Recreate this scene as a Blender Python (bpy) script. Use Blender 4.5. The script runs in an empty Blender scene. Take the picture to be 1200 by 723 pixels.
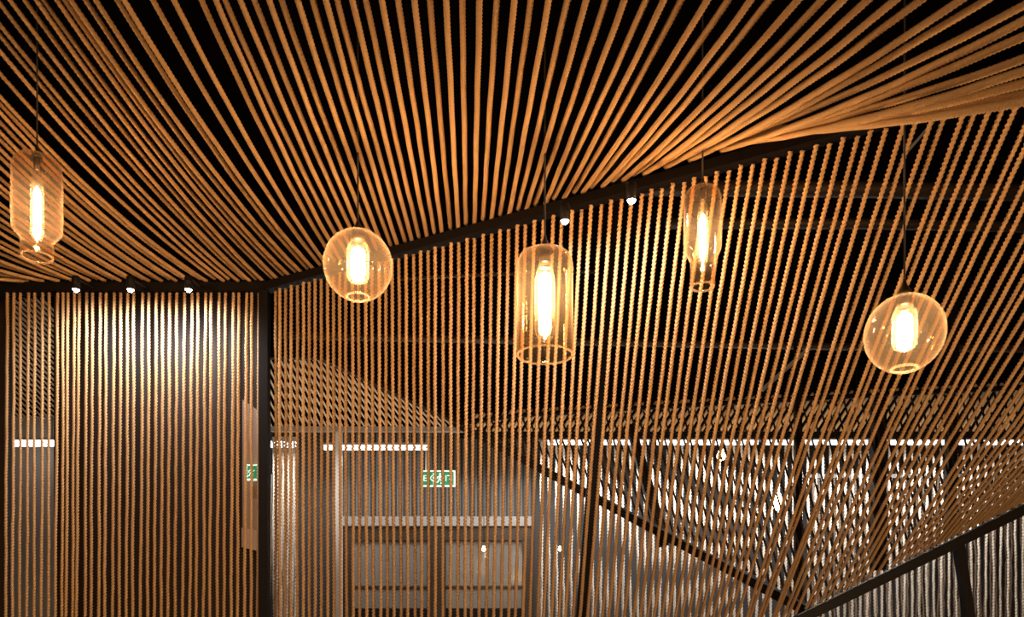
import bpy, math, random
import numpy as np
from mathutils import Vector, Matrix

random.seed(7)
rng = np.random.default_rng(11)
scene = bpy.context.scene
col = scene.collection

# ------------------------------------------------------------------ camera
F = 1000.0            # focal length in pixels of the 1200 px wide frame
HOR = 760.0           # image row of the horizon
EYE = 1.5             # camera height

cam_d = bpy.data.cameras.new('camera')
cam = bpy.data.objects.new('camera', cam_d)
col.objects.link(cam)
cam.location = (0, 0, EYE)
cam.rotation_euler = (math.pi / 2, 0, 0)
cam_d.sensor_width = 36
cam_d.lens = 36 * F / 1200
cam_d.shift_y = (HOR - 361.5) / 1200
cam_d.clip_start = 0.05
scene.camera = cam


def P(x, y, d):
    """point of the room seen at column x, row y, at depth d metres"""
    return Vector(((x - 600) / F * d, d, EYE + (HOR - y) / F * d))


# ------------------------------------------------------------------ view
scene.view_settings.view_transform = 'Standard'
scene.view_settings.look = 'None'
scene.view_settings.gamma = 1.0
scene.view_settings.use_curve_mapping = False
scene.view_settings.exposure = 0.0
scene.cycles.transparent_max_bounces = 24
scene.cycles.max_bounces = 6
scene.cycles.use_denoising = True

# ------------------------------------------------------------------ materials


def new_mat(name):
    m = bpy.data.materials.new(name)
    m.use_nodes = True
    nt = m.node_tree
    nt.nodes.clear()
    out = nt.nodes.new('ShaderNodeOutputMaterial')
    return m, nt, out


def plain(name, color, rough=0.6, metal=0.0, noise=0.0, nscale=20.0, bump=0.0, spec=0.5):
    m, nt, out = new_mat(name)
    b = nt.nodes.new('ShaderNodeBsdfPrincipled')
    b.inputs['Roughness'].default_value = rough
    b.inputs['Metallic'].default_value = metal
    b.inputs['Specular IOR Level'].default_value = spec
    b.inputs['Base Color'].default_value = (*color, 1)
    if noise > 0 or bump > 0:
        tc = nt.nodes.new('ShaderNodeTexCoord')
        n = nt.nodes.new('ShaderNodeTexNoise')
        n.inputs['Scale'].default_value = nscale
        n.inputs['Detail'].default_value = 4
        nt.links.new(tc.outputs['Object'], n.inputs['Vector'])
        if noise > 0:
            mx = nt.nodes.new('ShaderNodeMix')
            mx.data_type = 'RGBA'
            mx.inputs[6].default_value = (*[c * (1 - noise) for c in color], 1)
            mx.inputs[7].default_value = (*[min(1, c * (1 + noise)) for c in color], 1)
            nt.links.new(n.outputs['Fac'], mx.inputs[0])
            nt.links.new(mx.outputs[2], b.inputs['Base Color'])
        if bump > 0:
            bp = nt.nodes.new('ShaderNodeBump')
            bp.inputs['Strength'].default_value = bump
            bp.inputs['Distance'].default_value = 0.01
            nt.links.new(n.outputs['Fac'], bp.inputs['Height'])
            nt.links.new(bp.outputs['Normal'], b.inputs['Normal'])
    nt.links.new(b.outputs[0], out.inputs[0])
    return m


def emit(name, color, strength):
    m, nt, out = new_mat(name)
    e = nt.nodes.new('ShaderNodeEmission')
    e.inputs[0].default_value = (*color, 1)
    e.inputs[1].default_value = strength
    nt.links.new(e.outputs[0], out.inputs[0])
    return m


def rope_mat(name, c0, c1, fscale=140.0):
    """twisted plant fibre: fibres streaked along the strands, slight hue shift from rope to rope"""
    m, nt, out = new_mat(name)
    b = nt.nodes.new('ShaderNodeBsdfPrincipled')
    b.inputs['Roughness'].default_value = 0.85
    b.inputs['Specular IOR Level'].default_value = 0.15
    tc = nt.nodes.new('ShaderNodeTexCoord')
    n = nt.nodes.new('ShaderNodeTexNoise')
    n.inputs['Scale'].default_value = fscale
    n.inputs['Detail'].default_value = 3
    nt.links.new(tc.outputs['Object'], n.inputs['Vector'])
    oi = nt.nodes.new('ShaderNodeObjectInfo')
    ad = nt.nodes.new('ShaderNodeMath')
    ad.operation = 'MULTIPLY_ADD'
    ad.inputs[1].default_value = 0.35
    nt.links.new(oi.outputs['Random'], ad.inputs[0])
    mu = nt.nodes.new('ShaderNodeMath')
    mu.operation = 'MULTIPLY'
    mu.inputs[1].default_value = 0.65
    nt.links.new(n.outputs['Fac'], mu.inputs[0])
    nt.links.new(mu.outputs[0], ad.inputs[2])
    mx = nt.nodes.new('ShaderNodeMix')
    mx.data_type = 'RGBA'
    mx.inputs[6].default_value = (*c0, 1)
    mx.inputs[7].default_value = (*c1, 1)
    nt.links.new(ad.outputs[0], mx.inputs[0])
    nt.links.new(mx.outputs[2], b.inputs['Base Color'])
    bp = nt.nodes.new('ShaderNodeBump')
    bp.inputs['Strength'].default_value = 0.5
    bp.inputs['Distance'].default_value = 0.004
    nt.links.new(n.outputs['Fac'], bp.inputs['Height'])
    nt.links.new(bp.outputs['Normal'], b.inputs['Normal'])
    nt.links.new(b.outputs[0], out.inputs[0])
    return m


def glass_mat(name, tint, edge, haze, rim=0.12):
    """thin hand-blown amber glass: see-through, mirror glints, a little milkiness"""
    m, nt, out = new_mat(name)
    tr = nt.nodes.new('ShaderNodeBsdfTransparent')
    lw = nt.nodes.new('ShaderNodeLayerWeight')
    lw.inputs['Blend'].default_value = 0.35
    mxc = nt.nodes.new('ShaderNodeMix')
    mxc.data_type = 'RGBA'
    mxc.inputs[6].default_value = (*tint, 1)
    mxc.inputs[7].default_value = (*edge, 1)
    nt.links.new(lw.outputs['Facing'], mxc.inputs[0])
    nt.links.new(mxc.outputs[2], tr.inputs[0])
    df = nt.nodes.new('ShaderNodeBsdfTranslucent')
    df.inputs[0].default_value = (1.0, 0.86, 0.70, 1)
    df2 = nt.nodes.new('ShaderNodeBsdfDiffuse')
    df2.inputs[0].default_value = (1.0, 0.86, 0.70, 1)
    dfa = nt.nodes.new('ShaderNodeMixShader')
    dfa.inputs[0].default_value = 0.5
    nt.links.new(df.outputs[0], dfa.inputs[1])
    nt.links.new(df2.outputs[0], dfa.inputs[2])
    tc = nt.nodes.new('ShaderNodeTexCoord')
    nz = nt.nodes.new('ShaderNodeTexNoise')
    nz.inputs['Scale'].default_value = 9
    nz.inputs['Detail'].default_value = 5
    nt.links.new(tc.outputs['Object'], nz.inputs['Vector'])
    hz = nt.nodes.new('ShaderNodeMath')
    hz.operation = 'MULTIPLY'
    hz.inputs[1].default_value = haze * 2
    nt.links.new(nz.outputs['Fac'], hz.inputs[0])
    # edge-on haze stands in for bulb light refracting along the outline
    lw3 = nt.nodes.new('ShaderNodeLayerWeight')
    lw3.inputs['Blend'].default_value = 0.5
    p3 = nt.nodes.new('ShaderNodeMath')
    p3.operation = 'POWER'
    p3.inputs[1].default_value = 5.0
    nt.links.new(lw3.outputs['Facing'], p3.inputs[0])
    a3 = nt.nodes.new('ShaderNodeMath')
    a3.operation = 'MULTIPLY_ADD'
    a3.inputs[1].default_value = rim
    nt.links.new(p3.outputs[0], a3.inputs[0])
    nt.links.new(hz.outputs[0], a3.inputs[2])
    m1 = nt.nodes.new('ShaderNodeMixShader')
    nt.links.new(a3.outputs[0], m1.inputs[0])
    nt.links.new(tr.outputs[0], m1.inputs[1])
    nt.links.new(dfa.outputs[0], m1.inputs[2])
    gl = nt.nodes.new('ShaderNodeBsdfGlossy')
    gl.inputs['Roughness'].default_value = 0.04
    gl.inputs[0].default_value = (1, 0.95, 0.88, 1)
    pw = nt.nodes.new('ShaderNodeMath')
    pw.operation = 'POWER'
    pw.inputs[1].default_value = 4.0
    lw2 = nt.nodes.new('ShaderNodeLayerWeight')
    lw2.inputs['Blend'].default_value = 0.5
    nt.links.new(lw2.outputs['Facing'], pw.inputs[0])
    fr = nt.nodes.new('ShaderNodeMath')
    fr.operation = 'MULTIPLY_ADD'
    fr.inputs[1].default_value = 0.35
    fr.inputs[2].default_value = 0.02
    nt.links.new(pw.outputs[0], fr.inputs[0])
    m2 = nt.nodes.new('ShaderNodeMixShader')
    nt.links.new(fr.outputs[0], m2.inputs[0])
    nt.links.new(m1.outputs[0], m2.inputs[1])
    nt.links.new(gl.outputs[0], m2.inputs[2])
    nt.links.new(m2.outputs[0], out.inputs[0])
    return m


def slat_mat(name, c0, c1, period, axis=0, rough=0.35, duty=0.5):
    m, nt, out = new_mat(name)
    b = nt.nodes.new('ShaderNodeBsdfPrincipled')
    b.inputs['Roughness'].default_value = rough
    tc = nt.nodes.new('ShaderNodeTexCoord')
    sp = nt.nodes.new('ShaderNodeSeparateXYZ')
    nt.links.new(tc.outputs['Object'], sp.inputs[0])
    d = nt.nodes.new('ShaderNodeMath')
    d.operation = 'DIVIDE'
    d.inputs[1].default_value = period
    nt.links.new(sp.outputs[axis], d.inputs[0])
    fr = nt.nodes.new('ShaderNodeMath')
    fr.operation = 'FRACT'
    nt.links.new(d.outputs[0], fr.inputs[0])
    gt = nt.nodes.new('ShaderNodeMath')
    gt.operation = 'GREATER_THAN'
    gt.inputs[1].default_value = duty
    nt.links.new(fr.outputs[0], gt.inputs[0])
    mx = nt.nodes.new('ShaderNodeMix')
    mx.data_type = 'RGBA'
    mx.inputs[6].default_value = (*c0, 1)
    mx.inputs[7].default_value = (*c1, 1)
    nt.links.new(gt.outputs[0], mx.inputs[0])
    nt.links.new(mx.outputs[2], b.inputs['Base Color'])
    nt.links.new(b.outputs[0], out.inputs[0])
    return m


M = {
    'jute': rope_mat('jute_rope', (0.44, 0.265, 0.12), (0.70, 0.45, 0.225)),
    'greyrope': rope_mat('grey_rope', (0.20, 0.148, 0.11), (0.35, 0.27, 0.21)),
    'backlitrope': rope_mat('backlit_rope', (0.030, 0.018, 0.010), (0.07, 0.042, 0.022)),  # backlit look of the hatch ropes put into a darker colour
    'pale': rope_mat('pale_rope', (0.50, 0.44, 0.36), (0.74, 0.67, 0.58)),
    'steel': plain('dark_steel', (0.007, 0.005, 0.0045), 0.6, 0.0, 0.2, 30, spec=0.12),
    'black': plain('black_paint', (0.008, 0.007, 0.007), 0.5, spec=0.15),
    'ceiling': plain('black_ceiling', (0.004, 0.0028, 0.0025), 0.95, 0, 0.3, 3, spec=0.0),
    'floor': plain('dark_floor', (0.09, 0.06, 0.045), 0.5, 0, 0.3, 4),
    'brown': plain('brown_board', (0.024, 0.013, 0.010), 0.55, 0, 0.35, 6, spec=0.2),
    'pipe': plain('duct_paint', (0.05, 0.035, 0.028), 0.5, 0.2, 0.2, 8),
    'galv': plain('grey_metal', (0.30, 0.285, 0.27), 0.45, 0.1, 0.15, 10),
    'white': plain('white_paint', (0.75, 0.73, 0.70), 0.5, 0, 0.05, 10),
    'grey': plain('grey_plaster', (0.035, 0.033, 0.032), 0.55, 0, 0.2, 3),
    'slat': slat_mat('slatted_glass', (0.12, 0.116, 0.112), (0.010, 0.011, 0.010), 0.047, 0, 0.5, 0.5),
    'bronze': plain('bronze_frame', (0.035, 0.022, 0.013), 0.4, 0.2, 0.2, 12),
    'dkglass': plain('grey_glass', (0.16, 0.155, 0.145), 0.12, 0, 0.25, 2.5),
    'paleglass': plain('pale_glass', (0.34, 0.33, 0.32), 0.3, 0, 0.25, 2.5),
    'tan': rope_mat('tan_rope', (0.46, 0.34, 0.22), (0.68, 0.54, 0.38)),
    'beige': plain('mirrored_beige', (0.30, 0.20, 0.15), 0.5, 0, 0.15, 5),  # reflected door painted as the mirror's colour
    'beige2': plain('mirrored_band', (0.46, 0.34, 0.26), 0.5, 0, 0.1, 5),  # lighter band of the painted reflection
    'cord': plain('cord_rubber', (0.012, 0.01, 0.009), 0.5),
    'cap': plain('lamp_cap', (0.07, 0.05, 0.035), 0.3, 0.7),
    'amber': glass_mat('amber_glass', (0.99, 0.94, 0.85), (0.84, 0.60, 0.36), 0.010),
    'smoke': glass_mat('smoke_glass', (0.99, 0.95, 0.88), (0.86, 0.66, 0.44), 0.009),
    'rimglass': glass_mat('rim_glass', (0.95, 0.85, 0.7), (0.9, 0.75, 0.55), 0.22, 0.2),
    'bulbglass': glass_mat('bulb_glass', (1.0, 0.97, 0.93), (0.95, 0.85, 0.65), 0.02),
    'glow': emit('lamp_filament', (1.0, 0.66, 0.37), 245.0),
    'glow_far': emit('distant_glow', (1.0, 0.66, 0.36), 30.0),
    'spot': emit('spot_lens', (1.0, 0.96, 0.92), 40.0),
    'led': emit('led_tube', (1.0, 0.97, 0.95), 9.0),
    'led2': emit('led_cove', (1.0, 0.96, 0.93), 3.0),
    'signgreen': None, 'signwhite': None,
}


def sign_mat(name, color, e):
    m, nt, out = new_mat(name)
    b = nt.nodes.new('ShaderNodeBsdfPrincipled')
    b.inputs['Base Color'].default_value = (*color, 1)
    b.inputs['Emission Color'].default_value = (*color, 1)
    b.inputs['Emission Strength'].default_value = e
    nt.links.new(b.outputs[0], out.inputs[0])
    return m


M['signgreen'] = sign_mat('sign_green', (0.01, 0.19, 0.08), 0.8)
M['signwhite'] = sign_mat('sign_white', (0.75, 0.95, 0.82), 0.9)

# ------------------------------------------------------------------ mesh helpers


def mesh_np(name, verts, quads, mat, smooth=True):
    me = bpy.data.meshes.new(name)
    verts = np.ascontiguousarray(verts, dtype=np.float32)
    quads = np.ascontiguousarray(quads, dtype=np.int32)
    me.vertices.add(len(verts))
    me.vertices.foreach_set('co', verts.ravel())
    nq = len(quads)
    me.loops.add(nq * 4)
    me.loops.foreach_set('vertex_index', quads.ravel())
    me.polygons.add(nq)
    me.polygons.foreach_set('loop_start', np.arange(0, nq * 4, 4, dtype=np.int32))
    me.polygons.foreach_set('loop_total', np.full(nq, 4, dtype=np.int32))
    if smooth:
        me.polygons.foreach_set('use_smooth', np.ones(nq, dtype=bool))
    me.materials.append(mat)
    me.update(calc_edges=True)
    return me


class MB:
    """collects faces of ONE mesh"""

    def __init__(self):
        self.v, self.f, self.s = [], [], []

    def hexa(self, c):
        o = len(self.v)
        self.v += [tuple(p) for p in c]
        for q in ((0, 3, 2, 1), (4, 5, 6, 7), (0, 1, 5, 4), (1, 2, 6, 5), (2, 3, 7, 6), (3, 0, 4, 7)):
            self.f.append(tuple(o + i for i in q))
            self.s.append(False)
        return self

    def box(self, lo, hi):
        x0, y0, z0 = lo
        x1, y1, z1 = hi
        return self.hexa([(x0, y0, z0), (x1, y0, z0), (x1, y1, z0), (x0, y1, z0),
                          (x0, y0, z1), (x1, y0, z1), (x1, y1, z1), (x0, y1, z1)])

    def bar(self, a, b, w, h, up=(0, 0, 1)):
        """rectangular bar from a to b, w across, h along up"""
        a, b = Vector(a), Vector(b)
        t = (b - a).normalized()
        u = Vector(up)
        s = t.cross(u).normalized()
        u = s.cross(t).normalized()
        c = []
        for p in (a, b):
            for (i, j) in ((-1, -1), (1, -1), (1, 1), (-1, 1)):
                c.append(p + s * (w / 2 * i) + u * (h / 2 * j))
        return self.hexa(c)

    def tube(self, pts, r, n=10, caps=True):
        pts = [Vector(p) for p in pts]
        o = len(self.v)
        prev = None
        for i, p in enumerate(pts):
            t = (pts[min(i + 1, len(pts) - 1)] - pts[max(i - 1, 0)]).normalized()
            if prev is None:
                ref = Vector((0, 0, 1)) if abs(t.z) < 0.9 else Vector((1, 0, 0))
                s = t.cross(ref).normalized()
            else:
                s = (prev - t * prev.dot(t)).normalized()
            prev = s
            u = t.cross(s)
            rr = r[i] if isinstance(r, (list, tuple)) else r
            for k in range(n):
                a = 2 * math.pi * k / n
                self.v.append(tuple(p + s * (rr * math.cos(a)) + u * (rr * math.sin(a))))
        for i in range(len(pts) - 1):
            for k in range(n):
                a, b = o + i * n + k, o + i * n + (k + 1) % n
                self.f.append((a, b, b + n, a + n))
                self.s.append(True)
        if caps:
            self.f.append(tuple(o + k for k in range(n))[::-1])
            self.f.append(tuple(o + (len(pts) - 1) * n + k for k in range(n)))
            self.s += [False, False]
        return self

    def lathe(self, prof, n=48, center=(0, 0, 0), close=False):
        """prof: list of (r, z); revolved about the vertical through center"""
        o = len(self.v)
        cx, cy, cz = center
        for (r, z) in prof:
            for k in range(n):
                a = 2 * math.pi * k / n
                self.v.append((cx + r * math.cos(a), cy + r * math.sin(a), cz + z))
        m = len(prof)
        for i in range(m if close else m - 1):
            j = (i + 1) % m
            for k in range(n):
                k2 = (k + 1) % n
                self.f.append((o + i * n + k, o + i * n + k2, o + j * n + k2, o + j * n + k))
                self.s.append(True)
        return self

    def build(self, name, mat, parent=None):
        me = bpy.data.meshes.new(name)
        me.from_pydata(self.v, [], self.f)
        me.polygons.foreach_set('use_smooth', self.s)
        me.materials.append(mat)
        me.update()
        o = bpy.data.objects.new(name, me)
        col.objects.link(o)
        if parent is not None:
            o.parent = parent
            o.matrix_parent_inverse = Matrix.Identity(4)
        return o


def tag(o, label=None, cat=None, group=None, kind=None):
    if label:
        o['label'] = label
    if cat:
        o['category'] = cat
    if group:
        o['group'] = group
    if kind:
        o['kind'] = kind
    return o


def empty(name, loc=(0, 0, 0)):
    o = bpy.data.objects.new(name, None)
    o.empty_display_size = 0.05
    o.location = loc
    col.objects.link(o)
    return o


ONES = ['', 'first', 'second', 'third', 'fourth', 'fifth', 'sixth', 'seventh', 'eighth', 'ninth', 'tenth', 'eleventh',
        'twelfth', 'thirteenth', 'fourteenth', 'fifteenth', 'sixteenth', 'seventeenth', 'eighteenth', 'nineteenth']
TENS = ['', '', 'twenty', 'thirty', 'forty', 'fifty', 'sixty', 'seventy', 'eighty', 'ninety']


def nth(n):
    if n < 20:
        return ONES[n]
    if n == 100:
        return 'hundredth'
    if n > 100:
        return 'hundred-and-' + nth(n - 100)
    t, u = divmod(n, 10)
    if u == 0:
        return TENS[t][:-1] + 'ieth'
    return TENS[t] + '-' + ONES[u]


# ------------------------------------------------------------------ rope geometry
K = 9
PH = np.arange(K) / K * 2 * np.pi
LOBE = 0.76 + 0.24 * np.cos(3 * PH)


def rope_np(name, centres, R, pitch, mat, n1, n2, s, lobe=LOBE):
    """three-strand rope swept along centres; n1, n2: frame; s: arc length"""
    centres = np.concatenate([centres[:1], centres, centres[-1:]])
    s = np.concatenate([s[:1], s, s[-1:]])
    n = len(centres)
    ang = PH[None, :] + (2 * np.pi * s / pitch)[:, None]
    rad = R * lobe[None, :] * np.ones((n, 1))
    rad[0] *= 0.02
    rad[-1] *= 0.02          # closed ends
    v = centres[:, None, :] + rad[..., None] * (np.cos(ang)[..., None] * n1 + np.sin(ang)[..., None] * n2)
    v = v.reshape(-1, 3)
    i = np.arange(n - 1)[:, None] * K
    k = np.arange(K)[None, :]
    k2 = (k + 1) % K
    q = np.stack([i + k, i + k2, i + K + k2, i + K + k], axis=-1).reshape(-1, 4)
    return mesh_np(name, v, q, mat)


def straight_rope(name, L, R, pitch, mat, step, wob, seed):
    r = np.random.default_rng(seed)
    n = int(L / step) + 1
    s = np.linspace(0, L, n)
    c = np.zeros((n, 3))
    c[:, 2] = s
    for ax in (0, 1):
        for f in (1.3, 3.1, 6.7, 13.0):
            c[:, ax] += wob / f ** 0.6 * np.sin(f * s * 2 * np.pi / 2.0 + r.uniform(0, 6.28)) * np.clip(np.minimum(s, L - s) / 0.2, 0, 1)
    return rope_np(name, c, R, pitch, mat, np.array([1., 0, 0]), np.array([0, 1., 0]), s)


def place(name, me, L0, a, b, label, cat, group):
    """a straight rope from b (bottom) up to a (top): shared mesh turned and stretched to length"""
    a, b = Vector(a), Vector(b)
    d = a - b
    o = bpy.data.objects.new(name, me)
    z = d.normalized()
    x = Vector((1, 0, 0))
    x = (x - z * x.dot(z)).normalized()
    y = z.cross(x)
    rot = Matrix((x, y, z)).transposed().to_4x4()
    spin = Matrix.Rotation(random.uniform(0, 6.283), 4, 'Z')
    o.matrix_world = Matrix.Translation(b) @ rot @ spin @ Matrix.Diagonal((1, 1, d.length / L0, 1))
    col.objects.link(o)
    return tag(o, label, cat, group)


def sag_rope(name, p0, p1, ext, R, pitch, mat, sag, step, wob=0.0006):
    """rope through p0 and p1, carried on past p1 by ext, hanging in a shallow curve"""
    p0, p1 = np.array(p0), np.array(p1)
    L = np.linalg.norm(p1 - p0)
    n = int(L * ext / step) + 1
    t = np.linspace(0, ext, n)
    c = p0[None, :] + (p1 - p0)[None, :] * t[:, None]
    c[:, 2] -= 4 * sag * t * (1 - t)
    for ax in (0, 2):
        for f in (2.1, 5.3):
            c[:, ax] += wob * np.sin(f * t * L * 3.14 + rng.uniform(0, 6.28)) * np.clip(t / 0.1, 0, 1)
    d = (p1 - p0) / L
    n1 = np.cross(d, [0, 0, 1.0])
    n1 /= np.linalg.norm(n1)
    n2 = np.cross(n1, d)
    me = rope_np(name, c, R, pitch, mat, n1, n2, t * L, 0.89 + 0.11 * np.cos(3 * PH))
    o = bpy.data.objects.new(name, me)
    # origin at the rope's lower end
    me.transform(Matrix.Translation(-Vector(p0)))
    o.location = p0
    col.objects.link(o)
    return o, Vector(c[-1])


# ------------------------------------------------------------------ the room's fixed lines
ZB = EYE + (HOR - 338) / F * 4.6        # height of the horizontal top rail
DW = 4.6                                 # depth of the spotlit wall panel


def beam_depth(x):
    return 1.0 / (1 / 4.6 + 0.00014 * (x - 310))


def beam_row(x, z=ZB):
    return HOR - (z - EYE) / beam_depth(x) * F


DBAR = 4.8


def bar_row(x):
    return 723 - 0.49 * (x - 943)


# ------------------------------------------------------------------ shell
tag(MB().box((-7, -6, -0.2), (9, 12, 0)).build('floor', M['floor']), kind='structure')
tag(MB().box((-7, -6, 4.95), (9, 12, 5.1)).build('ceiling', M['ceiling']), kind='structure')
tag(MB().box((-7.2, -6, 0), (-7, 12, 4.95)).build('wall_left', M['brown']), kind='structure')
tag(MB().box((9, -6, 0), (9.2, 12, 4.95)).build('wall_right', M['brown']), kind='structure')
DB = 9.8                                 # back wall
zt = P(0, 505, DB).z
wb = MB()
wb.box((-7, DB, 0), (9, DB + 0.15, zt))
tag(wb.build('wall_back', M['grey']), kind='structure')
tag(MB().box((-7, DB + 0.02, zt), (9, DB + 0.15, 4.95)).build('trim_1', M['ceiling']), kind='structure')

# slatted glazing over the door
a, b = P(402, 606, DB - 0.03), P(625, 508, DB - 0.03)
tag(MB().box((a.x, DB - 0.04, a.z), (b.x, DB + 0.01, b.z)).build('window_1', M['slat']), kind='structure')
# pale wall panes beside the corner post
a, b = P(321, 723, DB - 0.03), P(347, 512, DB - 0.03)
tag(MB().box((a.x, DB - 0.04, 0.3), (b.x, DB + 0.01, b.z)).build('window_2', M['white']), kind='structure')

a, b = P(8, 723, DB - 0.03), P(72, 488, DB - 0.03)
tag(MB().box((a.x, DB - 0.04, 0.3), (b.x, DB + 0.01, b.z)).build('window_3', M['paleglass']), kind='structure')

# door in the back wall
d1 = empty('door_1', P(512, 640, DB) * 1.0)
d1.location = (0, 0, 0)
tag(d1, kind='structure')


def pxbox(name, x0, y0, x1, y1, d, th, mat, parent=None):
    a, b = P(x0, y1, d), P(x1, y0, d)
    return MB().box((a.x, d - th, a.z), (b.x, d, b.z)).build(name, mat, parent)


pxbox('lintel', 400, 607, 624, 618, DB - 0.02, 0.12, M['galv'], d1)
pxbox('header', 400, 618, 624, 634, DB - 0.03, 0.07, M['bronze'], d1)
for (x0, x1) in ((400, 414), (503, 523), (612, 624)):
    a, b = P(x0, 634, DB), P(x1, 634, DB)
    MB().box((a.x, DB - 0.10, 0), (b.x, DB - 0.03, a.z)).build('jamb', M['bronze'], d1)
for (x0, x1) in ((414, 503), (523, 612)):
    a, b = P(x0, 634, DB), P(x1, 634, DB)
    MB().box((a.x, DB - 0.06, P(0, 713, DB).z), (b.x, DB - 0.04, a.z)).build('pane', M['dkglass'], d1)
    MB().box((a.x, DB - 0.07, 0), (b.x, DB - 0.04, P(0, 713, DB).z)).build('kick_panel', M['black'], d1)
    MB().box((a.x, DB - 0.075, P(0, 690, DB).z), (b.x, DB - 0.055, P(0, 687, DB).z)).build('glazing_bar', M['bronze'], d1)

# boarded wall behind the spotlit panel, with an opening near its far end
DWB = DW + 0.17
bw = MB()
x0, x1, x2, xe = P(-260, 0, DWB).x, P(5, 0, DWB).x, P(63, 0, DWB).x, P(308, 0, DWB).x
bw.box((x0, DWB, 0), (x1, DWB + 0.08, ZB + 0.05))
bw.box((x2, DWB, 0), (xe, DWB + 0.08, ZB + 0.05))
tag(bw.build('wall_side', M['brown']), kind='structure')
wr = MB()
wr.box((x0, DWB, ZB + 0.05), (xe, DWB + 0.05, ZB + 0.12))
tag(wr.build('trim_2', M['black']), kind='structure')

# ------------------------------------------------------------------ rails and posts
r1a, r1b = P(-60, 340, DW), P(312, 340, DW)
r1a.z = r1b.z = ZB
tag(MB().bar(r1a, r1b, 0.06, 0.045).build('rope_rail', M['steel']),
    'dark steel rail running level above the spotlit rope panel', 'rail')


def beam_pt(x, dz=0.0):
    d = beam_depth(x)
    return Vector(((x - 600) / F * d, d, ZB + dz))


tag(MB().bar(beam_pt(309), beam_pt(1560), 0.055, 0.042).build('rope_rail', M['steel']),
    'dark steel rail climbing past the globe and cylinder lamps over the rope screen', 'rail')
bl, br_ = P(330, bar_row(330), DBAR), P(1290, bar_row(1290), DBAR)
tag(MB().bar(bl, br_, 0.06, 0.055).build('rope_rail', M['black']),
    'sloping black rail holding the lower ends of the rope screen', 'rail')
a = P(310, 340, DW)
tag(MB().box((a.x - 0.024, DW - 0.03, 0), (a.x + 0.024, DW + 0.03, ZB + 0.03)).build('corner_post', M['steel']),
    'dark corner post between the spotlit panel and the rope screen', 'post')
fa, fb = P(952, 719, DBAR + 0.12), P(524, 491, 8.0)
tag(MB().bar(fa, fb, 0.05, 0.055).build('rope_rail', M['steel']),
    'dark rail descending from the back ceiling to meet the sloping black rail', 'rail')


def lean(name, x0, y0, x1, y1, d, w, label, mat='steel', tofloor=False):
    p0, p1 = P(x0, y0, d), P(x1, y1, d)
    if tofloor:
        k = p0.z / (p0.z - p1.z)
        p1 = p0 + (p1 - p0) * k
    return tag(MB().bar(p0, p1, w, w, up=(0, 1, 0)).build(name, M[mat]), label, 'post')


lean('leaning_post', 726, 180, 680, 730, 5.3, 0.062, 'long dark leaning post rising behind the rope screen below the cylinder lamp', tofloor=True)
lean('support_post', 1122.5, 634, 1136.5, 730, 4.86, 0.05, 'short black post under the sloping black rail beside grey ropes', 'black', tofloor=True)
lean('back_post', 935, 265, 935, 704, 7.0, 0.055, 'thin dark upright post behind the distant lamp glow')
lean('back_post', 1029, 268, 1029, 668, 7.05, 0.10, 'wide dark upright post behind the rope screen below the globe lamp')
lean('back_post', 1118, 270, 1113, 628, 7.1, 0.075, 'dark upright post showing through the densest crossing ropes')
lean('back_post', 733, 478, 778, 640, 7.9, 0.08, 'slanted dark post crossing the leaning hatch ropes near the long pole')
a = P(397, 506, 8.6)
tag(MB().box((a.x - 0.033, 8.57, 0), (a.x + 0.033, 8.63, a.z)).build('door_post', M['white']),
    'pale grey upright post beside the back doorway', 'post')
a, b = P(315, 545, 4.66), P(315, 720, 4.66)
tag(MB().tube([P(319, 556, 4.75), P(315.5, 719, 4.75)], 0.006, 8).build('white_rod', M['white']),
    'thin white rod standing close behind the dark corner post', 'rod')
a, b = P(311, 655, 4.75), P(316.5, 484, 4.75)
tag(MB().hexa([P(312, 655, 4.75), P(317, 648, 4.80), P(317, 648, 4.83), P(312, 655, 4.78),
               P(310.5, 484, 4.75), P(317.5, 490, 4.80), P(317.5, 490, 4.83), P(310.5, 484, 4.78)]).build('grey_board', M['galv']),
    'narrow grey board edge standing behind the dark corner post', 'board')

# ------------------------------------------------------------------ ropes: spotlit panel
RW = 0.0095
panel_top = [8.4, 16.3, 24, 33.3, 40.7, 50, 57.6, 67.3, 74, 79.5, 87, 92.5, 101.3, 108.3, 117.3, 124.3, 133.7, 141.3, 149.6,
             156.7, 167, 174.4, 183, 190.7, 198.7, 207, 216, 224.7, 231.7, 240.7, 247.3, 256.7, 264, 273.3, 279.7, 288.8,
             295, 303.5]
panel_bot = [6.7, 14.7, 23, 31.3, 39.7, 48.3, 56.7, 65, 73, 77.6, 85.2, 89.6, 99.6, 106.7, 115.7, 122.7, 131.7, 139.6, 148, 155.6,
             164.7, 173, 181, 189, 197, 205.3, 214, 222.4, 230, 238.4, 246, 254.7, 262.4, 271, 278.3, 286.7, 294.4, 302]
LP = 3.25
variants = [straight_rope('panel_rope', LP, RW, 0.05, M['jute'], 0.0042, 0.0014, s) for s in range(4)]
zlo = 0.2
N = len(panel_top)
for i, (xa, xb) in enumerate(zip(panel_top, panel_bot)):
    s = (xa - xb) / 290.0
    ztop = ZB - 0.024
    yt = HOR - (ztop - EYE) / DW * F
    yb = HOR - (zlo - EYE) / DW * F
    xt, xo = xa + s * (410 - yt), xb - s * (yb - 700)
    k = N - i
    lab = '%s upright spotlit tan rope counting from the dark corner post' % nth(k) if i > 6 else \
          '%s upright tan rope before the opening, counting from the frame edge' % nth(i + 1)
    place('panel_rope', variants[i % 4], LP, P(xt, yt, DW), P(xo, yb, DW), lab, 'rope', 'upright ropes of the spotlit panel')
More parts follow.
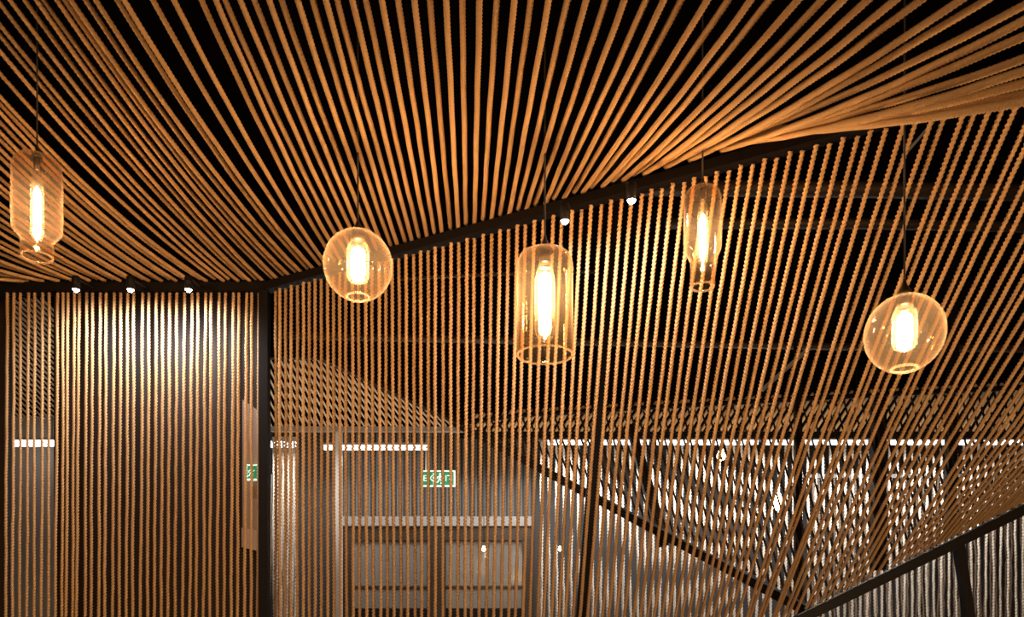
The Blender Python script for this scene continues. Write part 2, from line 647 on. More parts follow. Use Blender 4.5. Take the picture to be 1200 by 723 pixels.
lowr = MB().box((P(-60, 0, DW).x, DW - 0.03, 0.1), (P(306, 0, DW).x, DW + 0.03, 0.2)).build('rope_rail', M['steel'])
tag(lowr, 'low dark rail holding the feet of the spotlit panel ropes', 'rail')

# ------------------------------------------------------------------ ropes: front screen
xs410 = [323.3, 328, 335, 341.3, 348.7, 355.6, 362.7, 369.3, 376.7, 384, 391, 398.3, 405.3, 413.3, 420.7, 428.7, 436.4, 444.7,
         452.4, 460, 468.2, 476.3, 485.3, 493.3, 502, 510, 519.3, 528.4, 537.3, 546.7, 555, 564.7, 574.4, 583.6, 593.3, 603, 612]
xs460 = [620.7, 630, 640.4, 649.3, 660, 670, 679.3, 690, 699.6, 710.3, 720.4, 730.7, 740, 750.5, 761.6]   # 37..51
xs410b = [779.3, 789.3, 800.7, 811.3, 823, 834, 845.3, 856.4, 867.3, 879.6, 890.2, 902, 913.3, 924.7, 936.7, 947.3, 960]   # 52..68
xs440 = [966.7, 974.7, 989.3, 997.3, 1015.3, 1022, 1035, 1044, 1056, 1070, 1079.3, 1092.7, 1103.3, 1116.5, 1128, 1138, 1148,
         1160, 1173.3, 1189.3]   # 69..88
ref = [(x, 410) for x in xs410] + [(x, 460) for x in xs460] + [(x, 410) for x in xs410b] + [(x, 440) for x in xs440]
kn_i = [0, 3, 20, 28, 33, 37, 42, 49, 53, 56, 60, 62, 69, 79, 86, 88]
kn_s = [0.0, .002, -.006, .0035, .017, .029, .056, .10, .122, .15, .19, .215, .315, .46, .585, .62]
lines = []
for i, (x, y) in enumerate(ref):
    s = float(np.interp(i, kn_i, kn_s))
    # upper end on the top rail, lower end on the sloping rail
    xt = x
    for _ in range(20):
        yt = beam_row(xt, ZB - 0.027)
        xt = x + s * (y - yt)
    xb = x
    for _ in range(20):
        yb = bar_row(xb)
        xb = x - s * (yb - y)
    lines.append((beam_pt(xt, -0.027), P(xb, yb - 9, DBAR)))
# carry the spacing on past the frame edge
tl, bo = lines[-1]
n_more = 24
for k in range(1, n_more + 1):
    X = tl.x + 0.046 * k
    # beam is a straight line in plan: find the column
    lo, hi = 900.0, 3000.0
    for _ in range(50):
        mid = (lo + hi) / 2
        if (mid - 600) / F * beam_depth(mid) < X:
            lo = mid
        else:
            hi = mid
    pt = beam_pt(lo, -0.027)
    xb = (bo.x / DBAR * F + 600) + 7.9 * k
    lines.append((pt, P(xb, bar_row(xb) - 9, DBAR)))
RS = 0.0101
LS = 2.9
svar = [straight_rope('screen_rope', LS, RS, 0.055, M['jute'], 0.0046, 0.0010, 20 + s) for s in range(4)]
for i, (tp, bt) in enumerate(lines):
    if i < 58:
        lab = '%s tan rope of the front screen counting from the dark corner post' % nth(i + 1)
    elif i < 89:
        lab = '%s slanting tan screen rope counting from the stepped clear lamp towards the globe' % nth(i - 57)
    else:
        lab = '%s steeply slanting screen rope past the clear globe lamp' % nth(i - 88)
    k_ = 0.9975 if i % 2 else 1.0025      # neighbours are tied to opposite faces of the rail
    tp = Vector((tp.x * k_, tp.y * k_, tp.z))
    bt = Vector((bt.x * k_, bt.y * k_, bt.z))
    place('screen_rope', svar[i % 4], LS, tp, bt, lab, 'rope', 'tan ropes of the front screen')

# ------------------------------------------------------------------ ropes: overhead sheet
tops_l = [(112, 0), (100, 0), (83, 0), (76, 0), (66.7, 0), (50.7, 0), (42.7, 0), (29.3, 0), (12, 0), (0, 4), (0, 29), (0, 41), (0, 60),
          (0, 86), (0, 113), (0, 122), (0, 132), (0, 143), (0, 155), (0, 164), (0, 175), (0, 184), (0, 196), (0, 209), (0, 218), (0, 225),
          (0, 239), (0, 247), (0, 256), (0, 264), (0, 273), (0, 283), (0, 289), (0, 297), (0, 306), (0, 310), (0, 317),
          (0, 322), (0, 327)]
bots_l = [353, 346, 339, 332, 325, 319, 309, 301, 293.5, 287, 280, 269, 263, 253, 243, 236, 225, 217, 208, 200, 191, 184.7, 176, 169,
          160, 152, 143, 134, 125, 116, 107, 98, 89, 80, 71, 62, 53, 43, 35]
tops_r = [(146, 0), (138, 0), (179.3, 0), (204, 0), (236.7, 0), (253.3, 0), (264, 0), (282, 0), (298, 0), (315.3, 0), (330, 0), (348.7, 0),
          (366.7, 0), (382, 0), (395.3, 0), (413.3, 0), (429, 0), (448, 0), (467, 0), (486, 0), (504, 0), (523, 0), (542, 0), (562, 0),
          (582, 0), (603, 0), (622, 0), (643, 0), (665, 0), (687, 0), (710, 0), (732, 0), (757, 0), (778, 0), (798, 0), (829, 0), (853, 0),
          (880, 0), (902, 0), (935, 0), (964, 0), (988, 0), (1017, 0), (1049, 0), (1079, 0), (1125, 0), (1155, 0), (1200, 6.7), (1200, 25),
          (1200, 43), (1200, 69), (1200, 84), (1200, 98), (1200, 110), (1200, 119)]
bots_r = [367, 360, 375, 383, 391.5, 400, 408.5, 417, 425, 433.5, 441.5, 450, 458, 466, 474.7, 483, 491, 500.7, 509, 518, 528, 537, 546,
          556, 566, 576, 586, 596.7, 607, 617, 627, 639, 649, 661, 672.7, 683, 693, 706, 718, 730, 742, 754.7, 767, 780, 793, 808, 821,
          834, 845, 856, 868, 880, 892, 904, 916]
RO = 0.0106


def top_depth(x, y):
    # along the frame's upper edge, then down either side
    if x <= 0.5 and y > 0:
        return float(np.interp(y, [0, 100, 200, 330], [3.35, 3.65, 4.0, 4.5]))
    if x >= 1199:
        return float(np.interp(y, [0, 60, 120], [1.95, 1.80, 1.78]))
    return float(np.interp(x, [0, 150, 350, 600, 800, 1000, 1200], [3.3, 2.9, 2.6, 2.5, 2.4, 2.1, 1.95]))


ends = []
order = sorted(list(zip(bots_l, tops_l)) + list(zip(bots_r, tops_r)))
n_left = sum(1 for b_, _ in order if b_ < 310)
for i, (bx, (tx, ty)) in enumerate(order):
    if bx < 310:
        p0 = P(bx, 0, DW)
        p0.z = ZB + 0.035
        p0.y = DW - 0.01
    else:
        p0 = beam_pt(bx, 0.034 + float(np.interp(bx, [600, 740, 800, 920], [0, 0.012, 0.018, 0.026])))
    d = top_depth(tx, ty)
    if tx >= 1120:
        p0.z += 0.014 * (i % 3)
        d *= 1 + 0.028 * (i % 3)
    elif i % 2:
        p0.z += 0.012
        d *= 1.012
    p1 = P(tx, ty, d)
    # slack of the rope: as much as the photograph's curves show
    chord = math.hypot(tx - bx, ty - (HOR - (p0.z - EYE) / p0.y * F))
    slack = float(np.interp(bx, [35, 200, 353, 420, 500, 640, 760, 850, 916], [7, 13, 17, 10, 5, 5, 10, 9, 5])) / F * (p0.y + d) / 2
    slack *= min(1.0, chord / 300.0) ** 1.5
    ext = 1.34 if tx < 1199 else 1.42
    o, e = sag_rope('overhead_rope', p0, p1, ext, RO, 0.05, M['jute'], slack, 0.0060)
    ends.append(e)
    if bx < 310:
        lab = '%s overhead tan rope above the spotlit panel, counting from the corner post' % nth(n_left - i)
    elif bx < 640:
        lab = '%s overhead tan rope along the climbing rail from the corner post' % nth(i - n_left + 1)
    else:
        k = i - sum(1 for b_, _ in order if b_ < 640) + 1
        lab = '%s overhead tan rope past the cylinder lamp cord along the climbing rail' % nth(k)
    tag(o, lab, 'rope', 'overhead ropes fanning from the rails')

# bar that carries the overhead ropes' upper ends, out of the frame
up = []
for i in range(0, len(ends), 4):
    c_ = ends[i:i + 4]
    v_ = sum(c_, Vector((0, 0, 0))) / len(c_)
    v_.z = max(e.z for e in c_)
    up.append(v_)
mbar = MB()
mbar.tube([e + Vector((0, 0.0, 0.34)) for e in [ends[0]] + up + [ends[-1]]], 0.03, 8)
tag(mbar.build('rope_rail', M['steel']), 'high dark rail carrying the upper ends of the overhead ropes', 'rail')

# ------------------------------------------------------------------ ropes: far side
ZF = P(0, 500, 8.0).z
RF = 0.0095
LF = 2.4
fvar = [straight_rope('far_rope', LF, RF, 0.07, M['tan'], 0.012, 0.001, 40 + s) for s in range(3)]
# flat ceiling of ropes, the part seen between corner post and back doorway


def ceil_pt(x, y):
    d = (ZF - EYE) / (HOR - y) * F
    return P(x, y, d)


F1 = []
b_ = 318.0
while b_ < 542:
    f = (b_ - 318) / (540 - 318)
    # far end on the back rail, near end on the slanting rail
    sl = 0.50 + 0.55 * f ** 2
    yt = max(417.5, 417 + (b_ - sl * 60 - 373) * 0.475)
    for _ in range(10):
        xt = b_ - sl * (499 - yt)
        yt = 417.0 if xt < 373 else 417 + (xt - 373) * 0.479
    F1.append((ceil_pt(xt, yt), ceil_pt(b_, 499)))
    b_ += 6.4
b_ = 20.0
F1b = []
while b_ < 200:
    F1b.append((ceil_pt(b_ - 150, 350), ceil_pt(b_, 492)))
    b_ += 6.6
for i, (t, b) in enumerate(F1):
    place('far_ceiling_rope', fvar[i % 3], LF, t, b, '%s far ceiling rope over the back doorway from the corner post' % nth(i + 1), 'rope',
          'far ceiling ropes over the back doorway')
for i, (t, b) in enumerate(F1b):
    place('far_ceiling_rope', fvar[i % 3], LF, t, b, '%s far ceiling rope seen through the panel opening from the frame edge' % nth(i + 1), 'rope',
          'far ceiling ropes seen through the opening')
tag(MB().bar(ceil_pt(296, 416), ceil_pt(375, 416.5), 0.05, 0.05).bar(ceil_pt(373, 416), ceil_pt(543, 497), 0.05, 0.05).build('rope_rail', M['steel']),
    'dark rail along the upper edge of the far triangle of ropes', 'rail')
# flat far ceiling above the bright curtain
F2 = []
x = 548.0
while x < 1235:
    ytop = float(np.interp(x + 20, [540, 600, 760, 920, 1060, 1240], [490, 482, 472, 463, 455, 446]))
    F2.append((ceil_pt(x + 0.62 * (505 - ytop), ytop), ceil_pt(x, 505)))
    x += 7.4
L2 = 1.2
f2var = [straight_rope('far_rope', L2, 0.0145, 0.07, M['jute'], 0.012, 0.001, 50 + s) for s in range(2)]
for i, (t, b) in enumerate(F2):
    place('far_canopy_rope', f2var[i % 2], L2, t, b, '%s tan far ceiling rope above the bright curtain counting from the doorway' % nth(i + 1), 'rope',
          'far ceiling ropes above the bright curtain')
tag(MB().bar(ceil_pt(535, 505) - Vector((0, 0, .045)), ceil_pt(1260, 505) - Vector((0, 0, .045)), 0.06, 0.06).build('rope_rail', M['steel']),
    'dark level rail at the head of the bright far curtain', 'rail')
pa, pb_ = [], []
for xx in (540, 600, 760, 920, 1060, 1260):
    pa.append(ceil_pt(xx + 8, float(np.interp(xx, [540, 600, 760, 920, 1060, 1260], [490, 482, 472, 463, 455, 445]))))
tag(MB().tube([p - Vector((0, 0, .036)) for p in pa], 0.022, 8).build('rope_rail', M['steel']), 'dark rail where the hatch ropes meet the far rope ceiling', 'rail')
# leaning hatch ropes between that rail and the two descending rails
F3 = []
x = 545.0
while x < 1215:
    # foot on the far rail (before the meeting point) or on the sloping black rail
    if x < 950:
        f = (x - 524) / (952 - 524)
        # perspective-correct position along the rail
        dd = 1.0 / (1 / 8.0 * (1 - f) + 1 / (DBAR + 0.12) * f)
        y = 491 + (719 - 491) * f
        foot = P(x, y, dd)
    else:
        y = bar_row(x) - 4
        foot = P(x, y, DBAR + 0.08)
    ytop = 470.0
    for _ in range(8):
        xt = x - float(np.interp(x, [545, 700, 1000, 1215], [.30, .27, .25, .22])) * (y - ytop)
        ytop = float(np.interp(xt, [540, 600, 760, 920, 1060, 1260], [490, 482, 472, 463, 455, 445]))
    F3.append((ceil_pt(xt, ytop) - Vector((0, 0, .07)), foot + Vector((0, 0, 0.052))))
    x += 8.7
L3 = 2.6
f3var = [straight_rope('hatch_rope', L3, 0.0085, 0.06, M['backlitrope'], 0.008, 0.001, 60 + s) for s in range(3)]
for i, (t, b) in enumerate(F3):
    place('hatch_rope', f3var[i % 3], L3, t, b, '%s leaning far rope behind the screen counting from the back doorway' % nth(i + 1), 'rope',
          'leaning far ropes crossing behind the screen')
# bright far curtain
F4 = []
x = 634.6
while x < 1230:
    F4.append(x)
    x += 8.68
DC = 8.7
L4 = 3.5
f4var = [straight_rope('bright_rope', L4, 0.0155, 0.10, M['pale'], 0.012, 0.004, 80 + s) for s in range(4)]
zc = P(0, 517, DC).z
for i, x in enumerate(F4):
    a = P(x, 517, DC)
    place('curtain_rope', f4var[i % 4], L4, a, (a.x + random.uniform(-.01, .01), DC, 0.1),
          '%s pale upright rope of the bright far curtain counting from the doorway' % nth(i + 1), 'rope', 'pale ropes of the bright far curtain')
x, i = 947.0, 0
jvar = [straight_rope('curtain_rope', L4, 0.015, 0.10, M['greyrope'], 0.012, 0.006, 95 + s) for s in range(3)]
while x < 1235:
    a = P(x, 560, 9.0)
    place('curtain_rope', jvar[i % 3], L4, a, (a.x + random.uniform(-.008, .008), 9.0, 0.1),
          '%s brown rope of the rear curtain seen under the sloping black rail' % nth(i + 1), 'rope', 'brown ropes of the rear curtain')
    x += 6.1
    i += 1
tag(MB().bar(P(940, 558, 9.0), P(1240, 558, 9.0), 0.04, 0.04).build('curtain_rail', M['galv']), 'grey rail from which the brown rear curtain hangs', 'rail')
for i, x in enumerate((320.5, 326.5, 332, 338.5, 345)):
    a = P(x, 512, DC)
    place('curtain_rope', f4var[i % 4], L4, a, (a.x, DC, 0.1),
          '%s pale upright far rope beside the white rod' % nth(i + 1), 'rope', 'pale far ropes beside the corner post')
tag(MB().bar(P(628, 515, DC), P(1240, 515, DC), 0.05, 0.04).build('curtain_rail', M['galv']), 'grey rail from which the bright far curtain hangs', 'rail')
tag(MB().box((P(628, 0, DC).x, DC - 0.04, 0.0), (P(1240, 0, DC).x, DC + 0.04, 0.1)).build('curtain_rail', M['galv']), 'grey foot rail under the bright far curtain', 'rail')

# ------------------------------------------------------------------ back room fittings
tag(MB().bar(P(318, 503, 8.05), P(543, 503.5, 8.05), 0.05, 0.045).build('ceiling_pipe', M['galv']), 'pale grey pipe running level above the back doorway', 'pipe')


def led(x0, x1, y, d, h, label, mat='led'):
    r = empty('strip_light', P((x0 + x1) / 2, y, d))
    tag(r, label, 'light')
    w = (x1 - x0) / F * d
    MB().box((-w / 2, -0.02, -h / 2), (w / 2, 0.02, h / 2)).build('tube', M[mat], r)
    for hx in (-w * .4, w * .4):
        MB().tube([(hx, 0, h / 2 + .02), (hx, 0, 4.96 - r.location.z)], 0.004, 6).build('hanger', M['black'], r)
    MB().box((-w / 2 - .01, -0.035, h / 2), (w / 2 + .01, 0.035, h / 2 + 0.025)).build('housing', M['galv'], r)
    return r


led(380, 501, 524.5, 9.3, 0.045, 'glowing white strip light above the slatted glazing of the doorway')
led(17, 66, 519.5, 9.3, 0.06, 'glowing white strip light seen through the panel opening')
led(318, 348, 521, 9.3, 0.06, 'short glowing white strip light beside the corner post')
for k, (x0, x1) in enumerate(((642, 760), (770, 888), (898, 1016), (1026, 1144), (1154, 1230))):
    led(x0, x1, 518.5, 8.45, 0.04, '%s glowing white strip light along the bright curtain from the doorway' % nth(k + 1), 'led2')

# exit signs


def text_mesh(s, size):
    cu = bpy.data.curves.new('lettering', 'FONT')
    cu.body = s
    cu.size = size
    cu.align_x = 'CENTER'
    cu.align_y = 'CENTER'
    cu.extrude = 0.002
    t = bpy.data.objects.new('lettering', cu)
    col.objects.link(t)
    dg = bpy.context.evaluated_depsgraph_get()
    me = bpy.data.meshes.new_from_object(t.evaluated_get(dg))
    bpy.data.objects.remove(t)
    return me


def exit_sign(loc, w, h, label, yaw=0.0, full=True):
    r = empty('exit_sign', loc)
    r.rotation_euler = (0, 0, yaw)
    tag(r, label, 'sign')
    MB().box((-w / 2, -0.012, -h / 2), (w / 2, 0.012, h / 2)).build('panel', M['signgreen'], r)
    fr = MB()
    t = h * 0.09
    for (x0, z0, x1, z1) in ((-w / 2 - t, h / 2, w / 2 + t, h / 2 + t), (-w / 2 - t, -h / 2 - t, w / 2 + t, -h / 2),
                             (-w / 2 - t, -h / 2, -w / 2, h / 2), (w / 2, -h / 2, w / 2 + t, h / 2)):
        fr.box((x0, -0.018, z0), (x1, 0.014, z1))
    fr.build('border', M['signwhite'], r)
    # running figure beside a doorway bar
    s = h * 0.42
    ox = 0.06 * w if full else -0.1 * w
    fg = MB()
    y = -0.014
    fg.tube([(ox, y, .55 * s), (ox + .01 * s, y, .95 * s)], 0.16 * s, 8)
    fg.tube([(ox, y, .5 * s), (ox - .12 * s, y, -.1 * s)], 0.15 * s, 8)
    fg.tube([(ox - .12 * s, y, -.1 * s), (ox + .3 * s, y, -.4 * s), (ox + .15 * s, y, -.9 * s)], 0.10 * s, 8)
    fg.tube([(ox - .12 * s, y, -.1 * s), (ox - .35 * s, y, -.6 * s), (ox - .75 * s, y, -.7 * s)], 0.10 * s, 8)
    fg.tube([(ox, y, .4 * s), (ox + .4 * s, y, .2 * s), (ox + .6 * s, y, .4 * s)], 0.08 * s, 8)
    fg.tube([(ox, y, .4 * s), (ox - .4 * s, y, .3 * s), (ox - .5 * s, y, -.05 * s)], 0.08 * s, 8)
    fg.build('running_figure', M['signwhite'], r)
    if full:
        MB().box((-.16 * w, -0.015, -h * .42), (-.115 * w, -0.010, h * .42)).build('divider', M['signwhite'], r)
        for (s_, xx) in (('EX', -.32 * w), ('IT', .33 * w)):
            me = text_mesh(s_, h * 0.62)
            me.materials.clear()
            me.materials.append(M['signwhite'])
            o = bpy.data.objects.new('lettering', me)
            o.rotation_euler = (math.pi / 2, 0, 0)
            o.location = (xx, -0.014, 0)
            o.parent = r
            col.objects.link(o)
    return r


es = exit_sign(P(513.5, 561, 8.8), 0.325, 0.14, 'green EXIT sign with running figure hanging before the back doorway')
ex = P(499, 553, 8.8).x - es.location.x
MB().tube([(ex, 0, 0.08), (ex + .005, 0, P(0, 505, 8.8).z - es.location.z)], 0.006, 6).build('hanger', M['white'], es)
# mirror ending the boarded wall; its reflected door and sign are painted and modelled
bb = empty('painted_mirror', P(294, 560, DWB - 0.02))
bb.location = (0, 0, 0)
tag(bb, 'mirror at the end of the spotlit panel, its beige reflection painted on', 'board')
dp = DWB - 0.012
MB().hexa([P(284, 618, dp), P(304, 622, dp), P(304, 622, dp + .012), P(284, 618, dp + .012),
           P(284, 468, dp), P(304, 482, dp), P(304, 482, dp + .012), P(284, 468, dp + .012)]).build('upper_face', M['beige'], bb)
MB().hexa([P(283, 641, dp), P(304, 646, dp), P(304, 646, dp + .012), P(283, 641, dp + .012),
           P(283, 618, dp), P(304, 622, dp), P(304, 622, dp + .012), P(283, 618, dp + .012)]).build('lower_band', M['beige2'], bb)
MB().hexa([P(282.5, 644, dp), P(304, 649, dp), P(304, 649, dp + .012), P(282.5, 644, dp + .012),
           P(282.5, 641, dp), P(304, 646, dp), P(304, 646, dp + .012), P(282.5, 641, dp + .012)]).build('bottom_edge', M['black'], bb)
exit_sign(P(296.5, 554, dp - 0.02), 0.055, 0.072, 'small green running figure sign reflected in the mirror, modelled as solid', 0.0, False)  # reflection of an exit sign, built as a solid sign

# dark fittings against the ceiling
tag(MB().tube([P(330, 393, 7.4), P(640, 400, 7.4), P(960, 406, 7.4), P(1300, 410, 7.4)], 0.03, 10).build('ceiling_pipe', M['pipe']),
    'long dark pipe running level under the ceiling behind the cylinder lamp', 'pipe')
tag(MB().tube([P(470, 327, 6.2), P(560, 322, 6.2), P(700, 318, 6.2)], 0.012, 8).build('ceiling_pipe', M['pipe']),
    'thin dark conduit under the ceiling beside the first globe lamp', 'pipe')
tag(MB().tube([P(740, 220, 5.6), P(1000, 222, 5.6), P(1300, 228, 5.6)], 0.05, 10).build('ceiling_duct', M['pipe']),
    'dark duct across the ceiling behind the stepped clear lamp', 'duct')
tag(MB().tube([P(780, 262, 5.9), P(1000, 262, 5.9), P(1300, 268, 5.9)], 0.035, 10).build('ceiling_duct', M['pipe']),
    'second dark duct lower across the ceiling behind the stepped clear lamp', 'duct')
tag(MB().bar(P(893, 457, 6.6), P(946, 410, 6.6), 0.03, 0.03).build('brace', M['galv']), 'short grey diagonal brace behind slanting screen ropes', 'brace')
tag(MB().bar(P(1063, 178, 4.6), P(1104, 131, 4.6), 0.014, 0.014).build('ceiling_brace', M['galv']), 'thin grey diagonal rod above the clear globe lamp', 'brace')
for k, (y, d) in enumerate(((90, 6.2), (96, 7.6), (100, 9.0))):
    tag(MB().box((-6.9, d, 4.75), (8.9, d + 0.18, 4.95)).build('trim_%d' % (k + 3), M['ceiling']), kind='structure')

# ------------------------------------------------------------------ pendants


def shell(prof, t=0.003):
    """glass wall of thickness t following a profile (outer down, inner back up)"""
    inner = []
    for i, (r, z) in enumerate(prof):
        a, b = prof[max(i - 1, 0)], prof[min(i + 1, len(prof) - 1)]
        dr, dz = b[0] - a[0], b[1] - a[1]
        L = math.hypot(dr, dz) or 1
        nr, nz = dz / L, -dr / L          # points inwards for a profile running down
        inner.append((max(r + nr * t, 0.002), z + nz * t))
    return prof + inner[::-1]


def smooth_prof(pts, n=6):
    """Catmull-Rom through the profile points"""
    out = []
    P_ = [pts[0]] + pts + [pts[-1]]
    for i in range(1, len(P_) - 2):
        p0, p1, p2, p3 = P_[i - 1], P_[i], P_[i + 1], P_[i + 2]
        for k in range(n):
            t = k / n
            out.append(tuple(0.5 * (2 * p1[j] + (p2[j] - p0[j]) * t + (2 * p0[j] - 5 * p1[j] + 4 * p2[j] - p3[j]) * t * t
                                    + (3 * p1[j] - p0[j] - 3 * p2[j] + p3[j]) * t ** 3) for j in (0, 1)))
    out.append(pts[-1])
    return out


def pendant(name, label, x, ytop, d, prof_px, glass, bulb, cap, smooth=True, ceil_z=4.95):
    """prof_px: (radius px, row) outline of the glass; bulb: (y0, y1, r_glass, r_core, core_y0, core_y1); cap: outline of the metal cap"""
    o = P(x, ytop, d)
    r = empty(name, o)
    tag(r, label, 'pendant lamp', 'blown glass pendant lamps')
    k = d / F
    loc = lambda pts: [(a * k, (ytop - y) * k) for a, y in pts]
    pr = loc(prof_px)
    if smooth:
        pr = smooth_prof(pr)
    MB().lathe(shell(pr), 64, close=True).build('glass_shade', M[glass], r)
    rr, rz = pr[-1]
    MB().lathe([(rr - 0.0045 + 0.0042 * math.cos(a), rz + 0.0042 * math.sin(a)) for a in [j * math.pi / 4 for j in range(8)]], 64, close=True).build('rim', M['rimglass'], r)
    # metal cap and cord
    cp = loc(cap)
    MB().lathe([(0.0005, cp[0][1])] + cp + [(0.0005, cp[-1][1])], 24).build('cap', M['cap'], r)
    MB().tube([(0, 0, cp[0][1]), (0, 0, ceil_z - o.z)], 0.0035, 8).build('cord', M['cord'], r)
    # socket and bulb
    y0, y1, rg, rc, c0, c1 = bulb
    MB().lathe([(0.0005, (ytop - (ytop + 1)) * k), (rg * .55 * k, -1 * k), (rg * .55 * k, (ytop - y0 - 2) * k), (0.0005, (ytop - y0 - 2) * k)], 20).build('socket', M['cap'], r)
    z0, z1 = (ytop - y0) * k, (ytop - y1) * k
    R = rg * k
    pf = [(R * .5, z0)]
    for i in range(0, 15):
        a = i / 14
        z = z0 + (z1 - z0) * a
        if a < .3:
            rr = R * (.5 + .5 * math.sin(a / .3 * math.pi / 2))
        elif a > .8:
            rr = R * math.sqrt(max(0, 1 - ((a - .8) / .2) ** 2)) + 0.0005
        else:
            rr = R
        pf.append((rr, z))
    bo_ = MB().lathe(pf, 24).build('bulb', M['bulbglass'], r)
    q0, q1 = (ytop - c0) * k, (ytop - c1) * k
    Rc = rc * k
    cf = []
    for i in range(0, 13):
        a = i / 12
        e = min(a, 1 - a) / .18
        cf.append((Rc * (math.sqrt(max(0, 1 - (1 - e) ** 2)) if e < 1 else 1) + 0.0003, q0 + (q1 - q0) * a))
    MB().lathe(cf, 16).build('filament', M['glow'], bo_)
    return r


def globe_prof(R, yc, open_r):
    out = []
    a0, a1 = math.asin(5.0 / R), math.pi - math.asin(open_r / R)
    for i in range(25):
        a = a0 + (a1 - a0) * i / 24
        out.append((R * math.sin(a), yc - R * math.cos(a)))
    # rolled lip turned slightly inwards
    out.append((open_r - 1.2, out[-1][1] - 0.2))
    return out


pendant('pendant_lamp', 'amber bottle-shaped glass pendant with narrow neck above the panel opening', 43.5, 183, 3.5,
        [(5, 183), (15, 184.5), (23, 189), (26.5, 198), (27.2, 212), (27.2, 262), (26, 271), (21, 277), (18, 282), (17.6, 290), (17.6, 301)], 'amber',
        (198, 285, 7, 3.8, 218, 282), [(1.3, 172), (2.5, 177), (5.5, 182), (6, 185)])
pendant('pendant_lamp', 'amber globe glass pendant with open bottom in front of the climbing rail', 419.5, 270, 3.37,
        globe_prof(40.5, 311, 15.5), 'amber',
        (280, 333, 13, 8.0, 290, 328), [(1.3, 258), (3, 263), (6, 268), (6.5, 271.5)], smooth=False)
pendant('pendant_lamp', 'tall straight clear cylinder glass pendant with cone cap', 638.6, 294, 3.3,
        [(5, 294), (20, 295.5), (29, 300), (32.4, 308), (33, 318), (33.2, 360), (33.6, 416)], 'smoke',
        (306, 402, 12, 7.5, 318, 372), [(1.2, 276), (2.5, 281), (5, 287), (9, 292), (10.5, 295)])
pendant('pendant_lamp', 'small stepped clear glass pendant with narrow neck below the rail end', 823.4, 219, 3.28,
        [(4, 219), (12, 220.5), (19, 225.5), (21.6, 234), (22, 246), (22, 284), (20.8, 294), (16.5, 302), (14.6, 308), (14.3, 318), (14.3, 336)], 'smoke',
        (233, 312, 6, 3.2, 250, 306), [(1.2, 209), (2.3, 213), (4.5, 218), (5, 221)])
pendant('pendant_lamp', 'clear globe glass pendant with open bottom before the slanting screen ropes', 1060, 346, 2.8,
        globe_prof(45, 391, 17.5), 'smoke',
        (356, 412, 14, 8.5, 367, 408), [(1.4, 328), (3.5, 335), (8, 342), (10, 346.5)], smooth=False)

# distant lamps through the ropes; the two small ones are reflections built as bulbs
for (x, y, d, rp, lab) in ((911, 588, 8.2, 7, 'bright warm distant lamp glowing through the crossing ropes'),
                           (845, 533, 8.2, 5, 'faint warm distant lamp near the head of the bright curtain'),
                           (567, 643, 9.4, 2.2, 'small warm lamp reflection in the doorway glass, built as a bulb'),
                           (656, 643, 8.3, 1.9, 'small warm lamp reflection beside the doorway, built as a bulb')):
    o = P(x, y, d)
    r = empty('distant_glow', o)
    tag(r, lab, 'lamp')
    k = d / F
    MB().lathe([(0.001, rp * 1.6 * k), (rp * .5 * k, rp * 1.3 * k), (rp * .7 * k, rp * .5 * k), (rp * k, -rp * .3 * k), (rp * .8 * k, -rp * k), (0.001, -rp * 1.5 * k)], 20).build('bulb', M['glow_far'], r)
    MB().tube([(0, 0, rp * 1.4 * k), (0, 0, 4.75 - o.z)], 0.004, 6).build('cord', M['cord'], r)

# ------------------------------------------------------------------ rail spotlights


def spot(x, y, d, tgt, label, power, ang=75):
    o = P(x, y, d)
    r = empty('track_spotlight', o)
    tag(r, label, 'spotlight', 'small white spotlights under the rails')
    MB().lathe([(0.0005, 0.075), (0.017, 0.075), (0.021, 0.065), (0.021, 0.006), (0.018, 0.006), (0.018, 0.01), (0.0005, 0.01)], 20).build('housing', M['black'], r)
    MB().lathe([(0.0003, -0.006), (0.008, -0.004), (0.014, 0.003), (0.0165, 0.009), (0.0003, 0.0095)], 20).build('lens', M['spot'], r)
    MB().bar((0, 0.0, 0.07), (0, tgt[1], ZB - 0.0 - o.z), 0.012, 0.012, up=(1, 0, 0)).build('bracket', M['black'], r)
    ld = bpy.data.lights.new('spot_beam', 'SPOT')
    ld.energy = power
    ld.color = (0.88, 0.93, 1.0)
    ld.spot_size = math.radians(ang)
    ld.spot_blend = 1.0
    ld.shadow_soft_size = 0.02
    lo = bpy.data.objects.new('spot_beam', ld)
    col.objects.link(lo)
    p = o + Vector((0, 0, -0.02))
    lo.location = p
    t = Vector((tgt[0], 0, 0)) + Vector((p.x, p.y + tgt[1], p.z - tgt[2]))
    lo.rotation_euler = (t - p).to_track_quat('-Z', 'Y').to_euler()
    return r


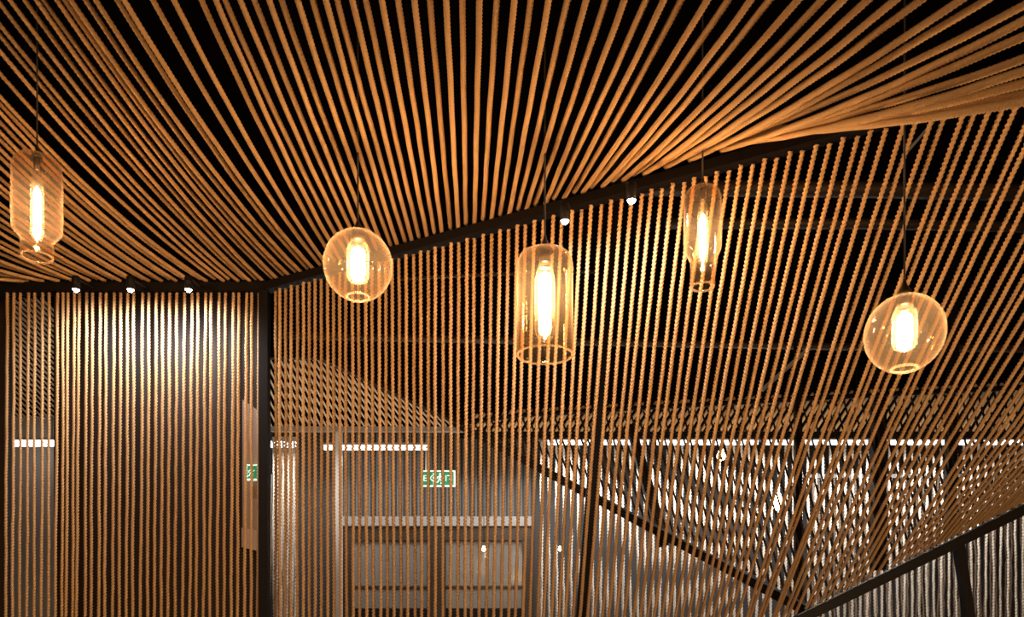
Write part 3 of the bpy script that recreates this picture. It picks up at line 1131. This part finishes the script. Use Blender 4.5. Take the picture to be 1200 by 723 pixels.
for x, lab in ((89, 'small white spotlight under the level rail, farthest from the corner post'),
               (153, 'small white spotlight under the level rail, middle of three'),
               (221, 'small white spotlight under the level rail, closest to the corner post')):
    spot(x, 341, 4.38, (0, 0.22, 0.30), lab, 14 if x < 100 else 30, 150)
spot(662, 261, 3.50, (0.05, 0.2, 0.30), 'small white spotlight under the climbing rail beside the cylinder lamp', 20, 155)
spot(740, 237, 3.36, (0.12, 0.2, 0.30), 'small white spotlight under the climbing rail before the stepped lamp', 20, 155)

# ------------------------------------------------------------------ added fill lights without fittings, and the restaurant's ambient light


def area(x, y, z, sx, sy, power, color, rot=(0, 0, 0)):
    ld = bpy.data.lights.new('room_fill', 'AREA')  # fill light added to brighten the back room, has no fitting
    ld.shape = 'RECTANGLE'
    ld.size, ld.size_y = sx, sy
    ld.energy = power
    ld.color = color
    o = bpy.data.objects.new('room_fill', ld)
    o.location = (x, y, z)
    o.rotation_euler = rot
    col.objects.link(o)
    return o


area(2.2, 8.3, 3.4, 5.0, 0.12, 120, (1.0, 0.96, 0.92), (math.radians(12), 0, 0))
area(-1.2, 9.1, 3.5, 4.0, 0.3, 30, (1.0, 0.95, 0.9))

area(-2.33, 8.3, 3.5, 0.35, 0.1, 12, (1.0, 0.97, 0.94))  # added to whiten the pale ropes near the corner post
area(-1.7, 7.0, 2.3, 2.4, 1.6, 30, (1.0, 0.86, 0.7), (math.pi, 0, 0))  # uplight added to brighten the far triangle of ropes
area(2.2, 7.85, 2.6, 5.5, 0.3, 26, (1.0, 0.93, 0.85), (math.pi, 0, 0))  # uplight added to brighten the rope ceiling over the far curtain


def fill_light(x, y, z, power):  # unseen fill light added beyond the frame to brighten the lower ropes
    ld = bpy.data.lights.new('warm_fill', 'POINT')
    ld.energy = power
    ld.color = (1.0, 0.66, 0.37)
    ld.shadow_soft_size = 0.12
    o = bpy.data.objects.new('warm_fill', ld)
    o.location = (x, y, z)
    col.objects.link(o)


fill_light(2.5, 1.9, 1.75, 55)
fill_light(-2.6, 1.7, 1.75, 40)

w = bpy.data.worlds.new('world')
scene.world = w
w.use_nodes = True
bg = w.node_tree.nodes['Background']
bg.inputs[0].default_value = (1.0, 0.58, 0.27, 1)
bg.inputs[1].default_value = 1.4
